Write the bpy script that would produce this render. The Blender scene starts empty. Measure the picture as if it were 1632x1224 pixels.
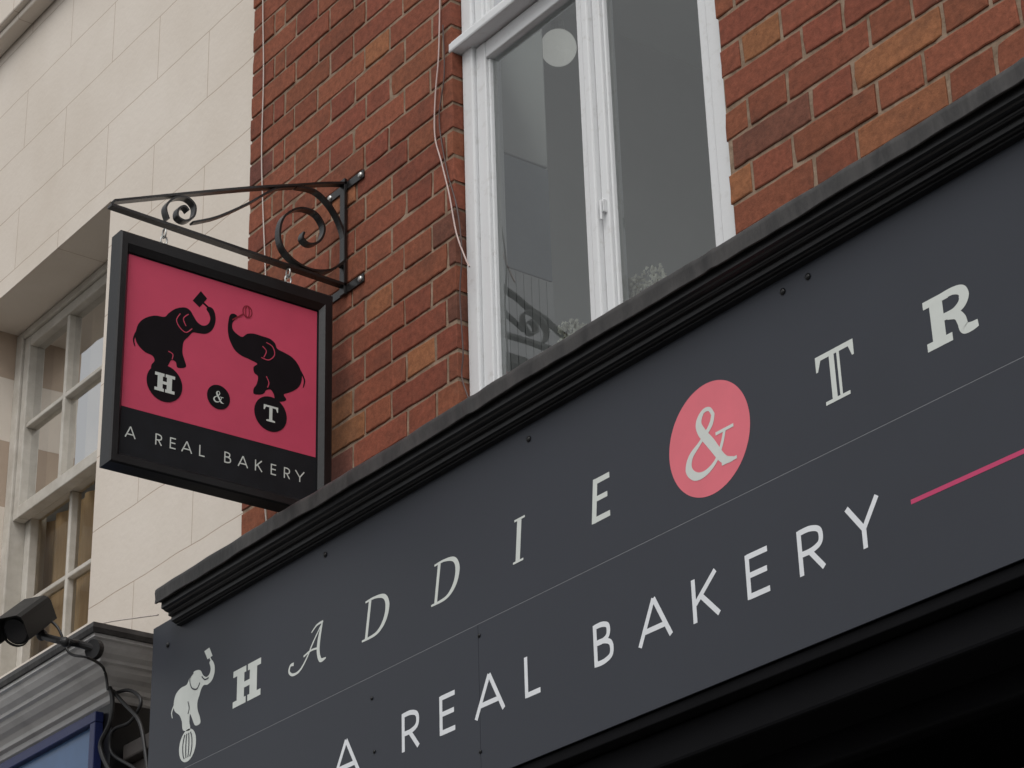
import bpy, math, random
import numpy as np
from mathutils import Vector, Matrix, noise as mnoise
from mathutils.geometry import tessellate_polygon
random.seed(7)
scn=bpy.context.scene
COL=scn.collection

# ------------------------------------------------------------------ camera
CAM=np.array([0,-2.662,1.6]); FOC=3665.9
a,b,g=[math.radians(v) for v in (52.129,25.965,-1.795)]
Fv=np.array([-math.sin(a)*math.cos(b),math.cos(a)*math.cos(b),math.sin(b)])
Rv=np.array([math.cos(a),math.sin(a),0.]); Uv=np.cross(Rv,Fv)
R2=Rv*math.cos(g)+Uv*math.sin(g); U2=-Rv*math.sin(g)+Uv*math.cos(g)
cd=bpy.data.cameras.new("camera"); cam=bpy.data.objects.new("camera",cd); COL.objects.link(cam)
m=Matrix(((R2[0],U2[0],-Fv[0],CAM[0]),(R2[1],U2[1],-Fv[1],CAM[1]),(R2[2],U2[2],-Fv[2],CAM[2]),(0,0,0,1)))
cam.matrix_world=m; cd.lens=36*FOC/1632; cd.sensor_width=36; cd.clip_end=500; cd.clip_start=.05
scn.camera=cam

# survey of flat artwork: reading of the reference on a real plane -> metres on that plane
def survey(x,y,ax,val):
    d=R2*((x-816)/FOC)-U2*((y-612)/FOC)+Fv
    return CAM+d*((val-CAM[ax])/d[ax])
def FA(x,y,p=.22):
    h=survey(x,y,1,-p); return (float(h[0]),float(h[2]))
XB=-4.055                 # plane of the bracket / hanging sign
XP=XB+.010                # face of the printed panel
def SG(x,y,X=XP):
    h=survey(x,y,0,X); return (float(h[1]),float(h[2]))

# ------------------------------------------------------------------ materials
def mat(name,col,rough=.6,var=.15,vs=8,bump=.0,bs=60,metal=0,col2=None,spec=.5,stretch=None,bd=.002,coat=0,rv=.1,lo=.3,hi=.7):
    m=bpy.data.materials.new(name); m.use_nodes=True; n=m.node_tree.nodes; l=m.node_tree.links
    P=n['Principled BSDF']; P.inputs['Roughness'].default_value=rough; P.inputs['Metallic'].default_value=metal
    P.inputs['Specular IOR Level'].default_value=spec; P.inputs['Coat Weight'].default_value=coat
    tc=n.new('ShaderNodeTexCoord'); mp=n.new('ShaderNodeMapping'); l.new(tc.outputs['Object'],mp.inputs[0])
    if stretch: mp.inputs['Scale'].default_value=stretch
    no=n.new('ShaderNodeTexNoise'); no.inputs['Scale'].default_value=vs; no.inputs['Detail'].default_value=4; no.inputs['Roughness'].default_value=.65
    l.new(mp.outputs[0],no.inputs['Vector'])
    r=n.new('ShaderNodeValToRGB'); r.color_ramp.elements[0].position=lo; r.color_ramp.elements[1].position=hi
    c2=col2 or tuple(min(1,c*(1+var)) for c in col); c1=tuple(c*(1-var) for c in col) if not col2 else col
    r.color_ramp.elements[0].color=(*c1,1); r.color_ramp.elements[1].color=(*c2,1)
    l.new(no.outputs['Fac'],r.inputs[0]); l.new(r.outputs[0],P.inputs['Base Color'])
    mr=n.new('ShaderNodeMapRange'); mr.inputs['To Min'].default_value=max(.02,rough-rv); mr.inputs['To Max'].default_value=min(1,rough+rv)
    l.new(no.outputs['Fac'],mr.inputs['Value']); l.new(mr.outputs[0],P.inputs['Roughness'])
    if bump>0:
        n3=n.new('ShaderNodeTexNoise'); n3.inputs['Scale'].default_value=bs; n3.inputs['Detail'].default_value=4; l.new(mp.outputs[0],n3.inputs['Vector'])
        bn=n.new('ShaderNodeBump'); bn.inputs['Strength'].default_value=bump; bn.inputs['Distance'].default_value=bd
        l.new(n3.outputs['Fac'],bn.inputs['Height']); l.new(bn.outputs[0],P.inputs['Normal'])
    return m
M_black=mat('black_satin_paint',(.008,.008,.009),.34,.3,12,.12,90,spec=.4)
M_iron=mat('black_iron_paint',(.010,.009,.009),.3,.3,30,.3,200,coat=.15)
M_panel=mat('charcoal_composite_sheet',(.029,.0325,.043),.45,.09,2.2,.03,500,bd=.0004,spec=.4)
M_pink=mat('pink_vinyl',(.58,.068,.130),.6,.05,10,.05,300,bd=.0005,spec=.3)
M_salmon=mat('salmon_vinyl',(.70,.150,.190),.5,.05,10,.05,300,bd=.0005)
M_white=mat('white_vinyl',(.70,.72,.75),.5,.04,20)
M_grn=mat('pale_grey_vinyl',(.60,.63,.60),.5,.04,20)
M_magenta=mat('magenta_vinyl',(.50,.04,.13),.45,.04,20)
M_artblk=mat('printed_black',(.008,.006,.008),.7,.2,20,spec=.12)
M_band=mat('printed_charcoal',(.011,.012,.015),.6,.2,20,spec=.2)
M_line=mat('pink_line_vinyl',(.50,.06,.11),.6,.05,10,spec=.3)
M_red=mat('deep_red_vinyl',(.22,.012,.025),.6,.05,10,spec=.3)
M_wpaint=mat('weathered_white_paint',(.56,.56,.55),.5,.10,40,.18,90,col2=(.68,.69,.70),lo=.22,hi=.44)
M_crpaint=mat('old_cream_paint',(.42,.39,.34),.6,.12,14,.3,60,col2=(.56,.53,.48))
M_lead=mat('weathered_lead',(.014,.013,.013),.55,.1,11,.5,50,col2=(.062,.058,.056),stretch=(1.8,1,.6),bd=.003,lo=.35,hi=.75)
M_cornice=mat('pale_grey_paint',(.44,.43,.42),.5,.1,9,.12,60,col2=(.58,.57,.56),lo=.25,hi=.5)
M_blue=mat('blue_frame_paint',(.014,.022,.095),.35,.1,10)
M_bluel=mat('blue_sign_face',(.065,.13,.26),.25,.2,2)
M_steel=mat('zinc_screw',(.55,.55,.53),.35,.1,40,metal=.8)
M_gap=mat('bare_sheet_edge',(.17,.175,.19),.5,.1,30)
M_room=mat('room_plaster',(.46,.465,.46),.85,.05,2)
M_ceil=mat('room_ceiling',(.60,.61,.60),.9,.04,2)
M_dark=mat('painted_recess_shade',(.004,.004,.005),.7,.3,5,spec=.1)  # base darkened past black paint, putting the under-fascia shade into the colour
M_pave=mat('pavement_slabs',(.20,.19,.18),.85,.15,3,.3,40)
M_road=mat('asphalt',(.05,.05,.05),.9,.2,6,.4,120)
M_cable=mat('grey_white_cable',(.50,.44,.40),.5,.1,20)
M_cablep=mat('pale_pinkish_cable',(.50,.38,.35),.5,.1,20)
M_cableb=mat('brown_cable',(.06,.03,.025),.5,.1,20)
M_rubber=mat('black_rubber',(.010,.010,.011),.5,.2,20)
M_cctv=mat('camera_housing_black',(.008,.008,.008),.45,.2,20,spec=.25)
M_lens=mat('camera_glass',(.01,.01,.012),.06,.1,5,rv=.03)
M_flower=mat('dried_petals',(.82,.80,.72),.8,.15,50)
M_stem=mat('dried_stems',(.25,.22,.12),.8,.2,50)
M_bluegrey=mat('blue_grey_panel',(.22,.24,.265),.5,.1,6)
M_board=mat('boarded_lining_paint',(.42,.42,.42),.6,.08,10)
M_curt=mat('ochre_curtain',(.46,.31,.16),.85,.2,6,stretch=(6,6,.6),col2=(.66,.49,.30))
M_net=mat('pale_blind',(.70,.60,.46),.85,.1,6)
M_pil=mat('dark_brown_pilaster',(.045,.038,.035),.6,.3,12,.3,60)
M_globe=mat('opal_glass_lamp',(.92,.92,.88),.25,.02,4)
gp=M_globe.node_tree.nodes['Principled BSDF']; gp.inputs['Emission Color'].default_value=(1,.98,.93,1); gp.inputs['Emission Strength'].default_value=.22

def brickmat():
    m=bpy.data.materials.new('old_red_brick'); m.use_nodes=True; n=m.node_tree.nodes; l=m.node_tree.links
    P=n['Principled BSDF']; P.inputs['Roughness'].default_value=.88; P.inputs['Specular IOR Level'].default_value=.25
    at=n.new('ShaderNodeAttribute'); at.attribute_name='tint'
    tc=n.new('ShaderNodeTexCoord')
    def nz(s,d=4,r=.6):
        x=n.new('ShaderNodeTexNoise'); x.inputs['Scale'].default_value=s; x.inputs['Detail'].default_value=d; x.inputs['Roughness'].default_value=r; l.new(tc.outputs['Object'],x.inputs['Vector']); return x
    def mr(src,a,b_,c,d):
        x=n.new('ShaderNodeMapRange'); x.inputs[1].default_value=a; x.inputs[2].default_value=b_; x.inputs[3].default_value=c; x.inputs[4].default_value=d; l.new(src,x.inputs[0]); return x.outputs[0]
    def mixc(f,a_,b_,mode='MIX'):
        x=n.new('ShaderNodeMix'); x.data_type='RGBA'; x.blend_type=mode
        if isinstance(f,float): x.inputs['Factor'].default_value=f
        else: l.new(f,x.inputs['Factor'])
        for s,v in ((x.inputs[6],a_),(x.inputs[7],b_)):
            if isinstance(v,tuple): s.default_value=(*v,1)
            else: l.new(v,s)
        return x.outputs[2]
    fine=nz(60,6,.72)
    v=n.new('ShaderNodeVectorMath'); v.operation='SCALE'; l.new(at.outputs['Color'],v.inputs[0]); l.new(mr(fine.outputs['Fac'],.3,.7,.68,1.32),v.inputs['Scale'])
    c=mixc(mr(nz(9).outputs['Fac'],.5,.78,0,.5),v.outputs[0],(.070,.034,.025))
    c=mixc(mr(nz(170,2).outputs['Fac'],.66,.75,0,.6),c,(.03,.018,.015))
    c=mixc(mr(nz(28,4,.7).outputs['Fac'],.6,.78,0,.22),c,(.27,.150,.095))
    l.new(c,P.inputs['Base Color'])
    bn=n.new('ShaderNodeBump'); bn.inputs['Strength'].default_value=.6; bn.inputs['Distance'].default_value=.003
    l.new(fine.outputs['Fac'],bn.inputs['Height']); l.new(bn.outputs[0],P.inputs['Normal'])
    return m
M_brick=brickmat()
M_mortar=mat('lime_mortar',(.17,.118,.082),.95,.2,25,.8,90,col2=(.33,.245,.18),spec=.1,bd=.003)

def rendermat():
    m=bpy.data.materials.new('cream_painted_render'); m.use_nodes=True; n=m.node_tree.nodes; l=m.node_tree.links
    P=n['Principled BSDF']; P.inputs['Roughness'].default_value=.8; P.inputs['Specular IOR Level'].default_value=.25
    tc=n.new('ShaderNodeTexCoord'); sp=n.new('ShaderNodeSeparateXYZ'); l.new(tc.outputs['Object'],sp.inputs[0])
    wv=n.new('ShaderNodeTexNoise'); wv.inputs['Scale'].default_value=5; l.new(tc.outputs['Object'],wv.inputs['Vector'])
    ml=n.new('ShaderNodeMath'); ml.operation='MULTIPLY_ADD'; ml.inputs[1].default_value=.012; l.new(wv.outputs['Fac'],ml.inputs[0]); l.new(sp.outputs['Z'],ml.inputs[2])
    cb=n.new('ShaderNodeCombineXYZ'); l.new(sp.outputs['X'],cb.inputs[0]); l.new(ml.outputs[0],cb.inputs[1])
    bk=n.new('ShaderNodeTexBrick'); l.new(cb.outputs[0],bk.inputs['Vector'])
    bk.inputs['Scale'].default_value=1; bk.inputs['Brick Width'].default_value=.60; bk.inputs['Row Height'].default_value=.225
    bk.inputs['Mortar Size'].default_value=.0018; bk.inputs['Mortar Smooth'].default_value=.5
    bk.inputs['Color1'].default_value=(1,1,1,1); bk.inputs['Color2'].default_value=(.99,.987,.983,1); bk.inputs['Mortar'].default_value=(.64,.56,.50,1)
    no=n.new('ShaderNodeTexNoise'); no.inputs['Scale'].default_value=1.6; no.inputs['Detail'].default_value=6; no.inputs['Roughness'].default_value=.65; l.new(tc.outputs['Object'],no.inputs['Vector'])
    r=n.new('ShaderNodeValToRGB'); r.color_ramp.elements[0].position=.3; r.color_ramp.elements[1].position=.65
    r.color_ramp.elements[0].color=(.63,.56,.485,1); r.color_ramp.elements[1].color=(.71,.645,.575,1); l.new(no.outputs['Fac'],r.inputs[0])
    mx=n.new('ShaderNodeMix'); mx.data_type='RGBA'; mx.blend_type='MULTIPLY'; mx.inputs['Factor'].default_value=1; l.new(r.outputs[0],mx.inputs[6]); l.new(bk.outputs['Color'],mx.inputs[7])
    l.new(mx.outputs[2],P.inputs['Base Color'])
    n3=n.new('ShaderNodeTexNoise'); n3.inputs['Scale'].default_value=60; n3.inputs['Detail'].default_value=4; l.new(tc.outputs['Object'],n3.inputs['Vector'])
    s2=n.new('ShaderNodeMath'); s2.operation='MULTIPLY_ADD'; s2.inputs[1].default_value=-1.0; l.new(bk.outputs['Fac'],s2.inputs[0]); l.new(n3.outputs['Fac'],s2.inputs[2])
    bn=n.new('ShaderNodeBump'); bn.inputs['Strength'].default_value=.3; bn.inputs['Distance'].default_value=.0025
    l.new(s2.outputs[0],bn.inputs['Height']); l.new(bn.outputs[0],P.inputs['Normal'])
    return m
M_render=rendermat()

def glassmat(name,gain=1.0,tint=(.88,.92,.90)):
    m=bpy.data.materials.new(name); m.use_nodes=True; n=m.node_tree.nodes; l=m.node_tree.links
    n.remove(n['Principled BSDF']); out=n['Material Output']
    t=n.new('ShaderNodeBsdfTransparent'); t.inputs[0].default_value=(*tint,1)
    gl=n.new('ShaderNodeBsdfGlossy'); gl.inputs['Roughness'].default_value=.02
    tc=n.new('ShaderNodeTexCoord'); no=n.new('ShaderNodeTexNoise'); no.inputs['Scale'].default_value=3; l.new(tc.outputs['Object'],no.inputs['Vector'])
    bn=n.new('ShaderNodeBump'); bn.inputs['Strength'].default_value=.15; bn.inputs['Distance'].default_value=.01; l.new(no.outputs['Fac'],bn.inputs['Height']); l.new(bn.outputs[0],gl.inputs['Normal'])
    fr=n.new('ShaderNodeFresnel'); fr.inputs[0].default_value=1.5
    mu=n.new('ShaderNodeMath'); mu.operation='MULTIPLY'; mu.inputs[1].default_value=2.0*gain; mu.use_clamp=True; l.new(fr.outputs[0],mu.inputs[0])
    mx=n.new('ShaderNodeMixShader'); l.new(mu.outputs[0],mx.inputs[0]); l.new(t.outputs[0],mx.inputs[1]); l.new(gl.outputs[0],mx.inputs[2]); l.new(mx.outputs[0],out.inputs[0])
    return m
M_glass=glassmat('window_glass',1.15)
M_glass2=glassmat('thin_old_glass',.45,(.93,.92,.88))

# ------------------------------------------------------------------ object helpers
def root(name,label,cat,loc,group=None,kind=None):
    e=bpy.data.objects.new(name,None); e.empty_display_size=.1; e.location=loc; COL.objects.link(e)
    e['label']=label; e['category']=cat
    if group: e['group']=group
    return e
def adopt(o,par):
    if par is None: return
    o.parent=par
    if par.type=='EMPTY': o.matrix_parent_inverse=Matrix.Translation(-par.location)
class MB:
    def __init__(s): s.v=[]; s.f=[]
    def box(s,x0,x1,y0,y1,z0,z1):
        i=len(s.v)
        s.v+=[(x0,y0,z0),(x1,y0,z0),(x1,y1,z0),(x0,y1,z0),(x0,y0,z1),(x1,y0,z1),(x1,y1,z1),(x0,y1,z1)]
        s.f+=[(i,i+3,i+2,i+1),(i+4,i+5,i+6,i+7),(i,i+1,i+5,i+4),(i+1,i+2,i+6,i+5),(i+2,i+3,i+7,i+6),(i+3,i,i+4,i+7)]
        return s
    def face(s,pts):
        i=len(s.v); s.v+=[tuple(p) for p in pts]; s.f.append(tuple(range(i,i+len(pts))))
    def poly2(s,pts,fn):
        i=len(s.v); s.v+=[fn(*p) for p in pts]
        for t in tessellate_polygon([[Vector((p[0],p[1],0)) for p in pts]]): s.f.append((i+t[0],i+t[1],i+t[2]))
    def rib(s,pts,w,fn,smooth=False):
        if smooth: pts,w=crv(pts,w)
        n=len(pts)
        if not isinstance(w,(list,tuple)): w=[w]*n
        L=[];R=[]
        for k in range(n):
            a_=pts[max(0,k-1)]; b_=pts[min(n-1,k+1)]
            dx,dy=b_[0]-a_[0],b_[1]-a_[1]; d=math.hypot(dx,dy) or 1
            nx,ny=-dy/d*w[k]/2,dx/d*w[k]/2
            L.append((pts[k][0]+nx,pts[k][1]+ny)); R.append((pts[k][0]-nx,pts[k][1]-ny))
        i=len(s.v); s.v+=[fn(*p) for p in L]+[fn(*p) for p in R]
        for k in range(n-1): s.f.append((i+k,i+n+k,i+n+k+1,i+k+1))
    def strap(s,pts,t,x0,x1,smooth=True):   # flat bar following a (y,z) path, wide in x
        if smooth: pts,_=crv(pts,1.)
        n=len(pts); ring=[]
        for k in range(n):
            a_=pts[max(0,k-1)]; b_=pts[min(n-1,k+1)]
            dx,dy=b_[0]-a_[0],b_[1]-a_[1]; d=math.hypot(dx,dy) or 1
            nx,ny=-dy/d*t/2,dx/d*t/2; y,z=pts[k]; i=len(s.v)
            s.v+=[(x0,y+nx,z+ny),(x1,y+nx,z+ny),(x1,y-nx,z-ny),(x0,y-nx,z-ny)]; ring.append(i)
        for k in range(n-1):
            p,q=ring[k],ring[k+1]
            for j in range(4): s.f.append((p+j,p+(j+1)%4,q+(j+1)%4,q+j))
        s.f.append((ring[0]+3,ring[0]+2,ring[0]+1,ring[0])); e=ring[-1]; s.f.append((e,e+1,e+2,e+3))
        return s
    def cyl(s,A,B,r0,r1=None,n=20,cap=True):
        r1=r0 if r1 is None else r1; A=Vector(A);B=Vector(B);d=(B-A).normalized(); u=d.orthogonal().normalized(); w=d.cross(u); i=len(s.v)
        for P,r in((A,r0),(B,r1)):
            for k in range(n):
                t=2*math.pi*k/n; s.v.append(tuple(P+u*math.cos(t)*r+w*math.sin(t)*r))
        for k in range(n): s.f.append((i+k,i+(k+1)%n,i+n+(k+1)%n,i+n+k))
        if cap: s.f.append(tuple(range(i+n-1,i-1,-1))); s.f.append(tuple(range(i+n,i+2*n)))
    def ball(s,c,r,n=14,sc=(1,1,1)):
        i=len(s.v); c=Vector(c)
        for a_ in range(1,n):
            th=math.pi*a_/n
            for k in range(2*n):
                ph=math.pi*k/n; s.v.append((c.x+r*sc[0]*math.sin(th)*math.cos(ph),c.y+r*sc[1]*math.sin(th)*math.sin(ph),c.z+r*sc[2]*math.cos(th)))
        s.v.append((c.x,c.y,c.z+r*sc[2])); s.v.append((c.x,c.y,c.z-r*sc[2])); T=len(s.v)-2
        for a_ in range(n-2):
            for k in range(2*n):
                p=i+a_*2*n+k; q=i+a_*2*n+(k+1)%(2*n); s.f.append((p,p+2*n,q+2*n,q))
        for k in range(2*n):
            s.f.append((T,i+k,i+(k+1)%(2*n))); p=i+(n-2)*2*n; s.f.append((T+1,p+(k+1)%(2*n),p+k))
        return s
    def tube(s,pts,r,n=8):
        pts=[Vector(p) for p in pts]
        out=[]
        N=len(pts)
        for k in range(N-1):
            p0=pts[max(0,k-1)];p1=pts[k];p2=pts[k+1];p3=pts[min(N-1,k+2)]
            for j in range(6):
                t=j/6; out.append(.5*((2*p1)+(p2-p0)*t+(2*p0-5*p1+4*p2-p3)*t*t+(3*p1-p0-3*p2+p3)*t**3))
        out.append(pts[-1]); i=len(s.v); ref=Vector((.3,.9,.2)).normalized()
        for k,p in enumerate(out):
            d=(out[min(len(out)-1,k+1)]-out[max(0,k-1)]).normalized(); u=d.cross(ref).normalized(); w=d.cross(u)
            for j in range(n):
                t=2*math.pi*j/n; s.v.append(tuple(p+u*math.cos(t)*r+w*math.sin(t)*r))
        for k in range(len(out)-1):
            for j in range(n): s.f.append((i+k*n+j,i+k*n+(j+1)%n,i+(k+1)*n+(j+1)%n,i+(k+1)*n+j))
    def sweep(s,prof,xs,fn=None):   # profile [(y,z)] along x
        i=len(s.v); n=len(prof)
        for x in xs:
            for y,z in prof:
                p=(x,y,z); s.v.append(fn(p) if fn else p)
        for k in range(len(xs)-1):
            for j in range(n-1): s.f.append((i+k*n+j,i+(k+1)*n+j,i+(k+1)*n+j+1,i+k*n+j+1))
        s.f.append(tuple(i+j for j in range(n))); s.f.append(tuple(i+(len(xs)-1)*n+j for j in range(n-1,-1,-1)))
    def obj(s,name,mt,par=None,bevel=0,smooth=False,label=None,fixn=True):
        me=bpy.data.meshes.new(name); me.from_pydata(s.v,[],s.f); me.materials.append(mt)
        if fixn:
            import bmesh
            bm=bmesh.new(); bm.from_mesh(me); bmesh.ops.recalc_face_normals(bm,faces=bm.faces); bm.to_mesh(me); bm.free()
        o=bpy.data.objects.new(name,me); COL.objects.link(o); adopt(o,par)
        if smooth: me.polygons.foreach_set('use_smooth',[True]*len(me.polygons))
        if bevel:
            md=o.modifiers.new('bevel','BEVEL'); md.width=bevel; md.segments=2; md.limit_method='ANGLE'
        if label: o['label']=label
        return o
def crv(pts,w=1.,closed=False,k_=7):
    n=len(pts); W=list(w) if isinstance(w,(list,tuple)) else [w]*n
    if len(W)!=n: W=[W[min(len(W)-1,int(i*len(W)/n))] for i in range(n)]
    out=[];ow=[]
    rng=range(n) if closed else range(n-1)
    for k in rng:
        if closed: P=[pts[(k+j)%n] for j in(-1,0,1,2)]; w1,w2=W[k],W[(k+1)%n]
        else: P=[pts[max(0,k-1)],pts[k],pts[k+1],pts[min(n-1,k+2)]]; w1,w2=W[k],W[k+1]
        for j in range(k_):
            t=j/k_
            out.append(tuple(.5*(2*P[1][c]+(P[2][c]-P[0][c])*t+(2*P[0][c]-5*P[1][c]+4*P[2][c]-P[3][c])*t*t+(3*P[1][c]-P[0][c]-3*P[2][c]+P[3][c])*t**3) for c in(0,1)))
            ow.append(w1+(w2-w1)*t)
    if not closed: out.append(pts[-1]); ow.append(W[-1])
    return out,ow
def grid_wall(s,x0,x1,z0,z1,y,holes,depth):
    xs=sorted({x0,x1,*[h[0] for h in holes],*[h[1] for h in holes]}); zs=sorted({z0,z1,*[h[2] for h in holes],*[h[3] for h in holes]})
    for i in range(len(xs)-1):
        for j in range(len(zs)-1):
            cx=(xs[i]+xs[i+1])/2; cz=(zs[j]+zs[j+1])/2
            if any(h[0]<cx<h[1] and h[2]<cz<h[3] for h in holes): continue
            s.face([(xs[i],y,zs[j]),(xs[i+1],y,zs[j]),(xs[i+1],y,zs[j+1]),(xs[i],y,zs[j+1])])
    for h in holes:
        a_,b_,c_,d_=h; Y=y+depth
        s.face([(a_,y,c_),(a_,Y,c_),(a_,Y,d_),(a_,y,d_)]); s.face([(b_,y,c_),(b_,y,d_),(b_,Y,d_),(b_,Y,c_)])
        s.face([(a_,y,d_),(a_,Y,d_),(b_,Y,d_),(b_,y,d_)]); s.face([(a_,y,c_),(b_,y,c_),(b_,Y,c_),(a_,Y,c_)])

# ------------------------------------------------------------------ glyphs  ('s' stroke, 'c' smooth stroke, 'p' polygon), unit box
FUT={
'A':[('s',[(.03,0),(.5,1)]),('s',[(.97,0),(.5,1)]),('s',[(.2,.30),(.8,.30)])],
'R':[('s',[(.1,0),(.1,1)]),('c',[(.1,.945),(.5,.945),(.82,.86),(.9,.70),(.82,.54),(.5,.46),(.1,.46)]),('s',[(.45,.46),(.93,0)])],
'E':[('s',[(.12,0),(.12,1)]),('s',[(.12,.945),(.98,.945)]),('s',[(.12,.52),(.92,.52)]),('s',[(.12,.055),(.98,.055)])],
'L':[('s',[(.12,0),(.12,1)]),('s',[(.12,.055),(1,.055)])],
'B':[('s',[(.1,0),(.1,1)]),('c',[(.1,.945),(.45,.945),(.74,.88),(.8,.75),(.72,.61),(.45,.545),(.1,.545)]),('c',[(.1,.545),(.5,.545),(.85,.45),(.93,.29),(.85,.13),(.5,.055),(.1,.055)])],
'K':[('s',[(.08,0),(.08,1)]),('s',[(.9,1),(.12,.42)]),('s',[(.32,.58),(.95,0)])],
'Y':[('s',[(.03,1),(.5,.42)]),('s',[(.97,1),(.5,.42)]),('s',[(.5,.46),(.5,0)])],
}
SLAB_H=[('p',[(.14,.1),(.40,.1),(.40,.9),(.14,.9)]),('p',[(.60,.1),(.86,.1),(.86,.9),(.60,.9)]),('p',[(.38,.42),(.62,.42),(.62,.58),(.38,.58)])]+\
 [('p',[(x,y),(x+.47,y),(x+.47,y+.17),(x,y+.17)]) for x in(0,.53) for y in(0,.83)]
SLAB_T=[('p',[(0,.88),(1,.88),(1,1),(0,1)]),('p',[(0,.68),(.06,.68),(.17,.9),(0,.9)]),('p',[(1,.68),(.94,.68),(.83,.9),(1,.9)]),('p',[(.39,.05),(.61,.05),(.61,.9),(.39,.9)]),('p',[(.2,0),(.8,0),(.8,.09),(.61,.13),(.39,.13),(.2,.09)])]
OPEN_T=[('p',[(0,.90),(1,.90),(1,1),(0,1)]),('p',[(0,.70),(.05,.70),(.14,.91),(0,.91)]),('p',[(1,.70),(.95,.70),(.86,.91),(1,.91)]),('p',[(.36,.06),(.49,.06),(.49,.91),(.36,.91)]),('p',[(.56,.06),(.63,.06),(.63,.91),(.56,.91)]),('p',[(.18,0),(.82,0),(.82,.07),(.18,.07)])]
SLAB_R=[('p',[(.12,.05),(.38,.05),(.38,.95),(.12,.95)]),('p',[(0,0),(.5,0),(.5,.16),(0,.16)]),('p',[(0,.85),(.5,.85),(.5,1),(0,1)]),
 ('c',[(.36,.93),(.6,.93),(.76,.86),(.80,.73),(.74,.60),(.58,.52),(.36,.52)],[.14,.15,.2,.24,.2,.15,.14]),
 ('c',[(.45,.5),(.62,.44),(.70,.3),(.74,.12),(.86,.08),(1,.09)],[.14,.18,.22,.22,.18,.14])]
IT_D=[('s',[(.16,.02),(.32,.98)],.11),('c',[(.14,.975),(.5,.98),(.85,.88),(.97,.62),(.86,.28),(.55,.05),(0,.025)],[.05,.06,.12,.17,.14,.08,.05])]
ROM_I=[('s',[(.35,.03),(.58,.97)],.15),('s',[(0,.03),(.78,.03)],.05),('s',[(.2,.97),(1,.97)],.05)]
SANS_E=[('s',[(.14,0),(.30,1)],.15),('s',[(.30,.935),(1,.935)],.13),('s',[(.22,.53),(.86,.53)],.12),('s',[(.14,.065),(.95,.065)],.13)]
SW_A=[('c',[(.88,1),(.80,.6),(.78,.3),(.84,.06),(.98,.05)],[.05,.12,.13,.11,.03]),('c',[(.90,1),(.66,.62),(.48,.28),(.30,.06),(.12,.04),(.02,.16),(.05,.30),(.14,.30)],[.03,.05,.05,.06,.07,.07,.06,.09]),('c',[(.40,.36),(.6,.42),(.80,.38)],.05),('c',[(.60,.86),(.74,.98),(.90,1.0)],[.03,.05,.06])]
AMP=[('c',[(.93,.03),(.74,.1),(.52,.42),(.34,.68),(.30,.84),(.40,.97),(.53,.96),(.60,.84)],[.06,.13,.16,.15,.12,.07,.06,.07]),
 ('c',[(.60,.86),(.53,.70),(.30,.52),(.10,.38),(.04,.2),(.16,.05),(.36,.02),(.58,.12),(.72,.32),(.80,.52)],[.07,.08,.06,.10,.14,.13,.09,.06,.06,.05]),('s',[(.62,.53),(.98,.53)],.05),('s',[(.70,.03),(1,.03)],.05)]
class Art:
    """flat artwork laid on a plane; every stroke a hair above the last"""
    def __init__(s,base): s.mb=MB(); s.base=base; s.k=0
    def fn(s):
        s.k+=1; o=s.k*.00004; return lambda u,v:s.base(u,v,o)
    def glyph(s,gl,x0,x1,z0,z1,w=.11):
        h=z1-z0
        for it in gl:
            pts=[(x0+u*(x1-x0),z0+v*h) for u,v in it[1]]
            if it[0]=='p': s.mb.poly2(pts,s.fn())
            else:
                ww=it[2] if len(it)>2 else w
                ww=[q*h for q in ww] if isinstance(ww,(list,tuple)) else ww*h
                s.mb.rib(pts,ww,s.fn(),it[0]=='c')
        return s
    def shape(s,pts,smooth=True):
        if smooth: pts,_=crv(pts,1.,True,4)
        s.mb.poly2(pts,s.fn()); return s
    def disc(s,c,r,n=64):
        s.mb.poly2([(c[0]+r*math.cos(2*math.pi*k/n),c[1]+r*math.sin(2*math.pi*k/n)) for k in range(n)],s.fn()); return s
    def line(s,pts,w,smooth=True): s.mb.rib(pts,w,s.fn(),smooth); return s
    def out(s,name,mt,par): return s.mb.obj(name,mt,par,fixn=False)

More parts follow.
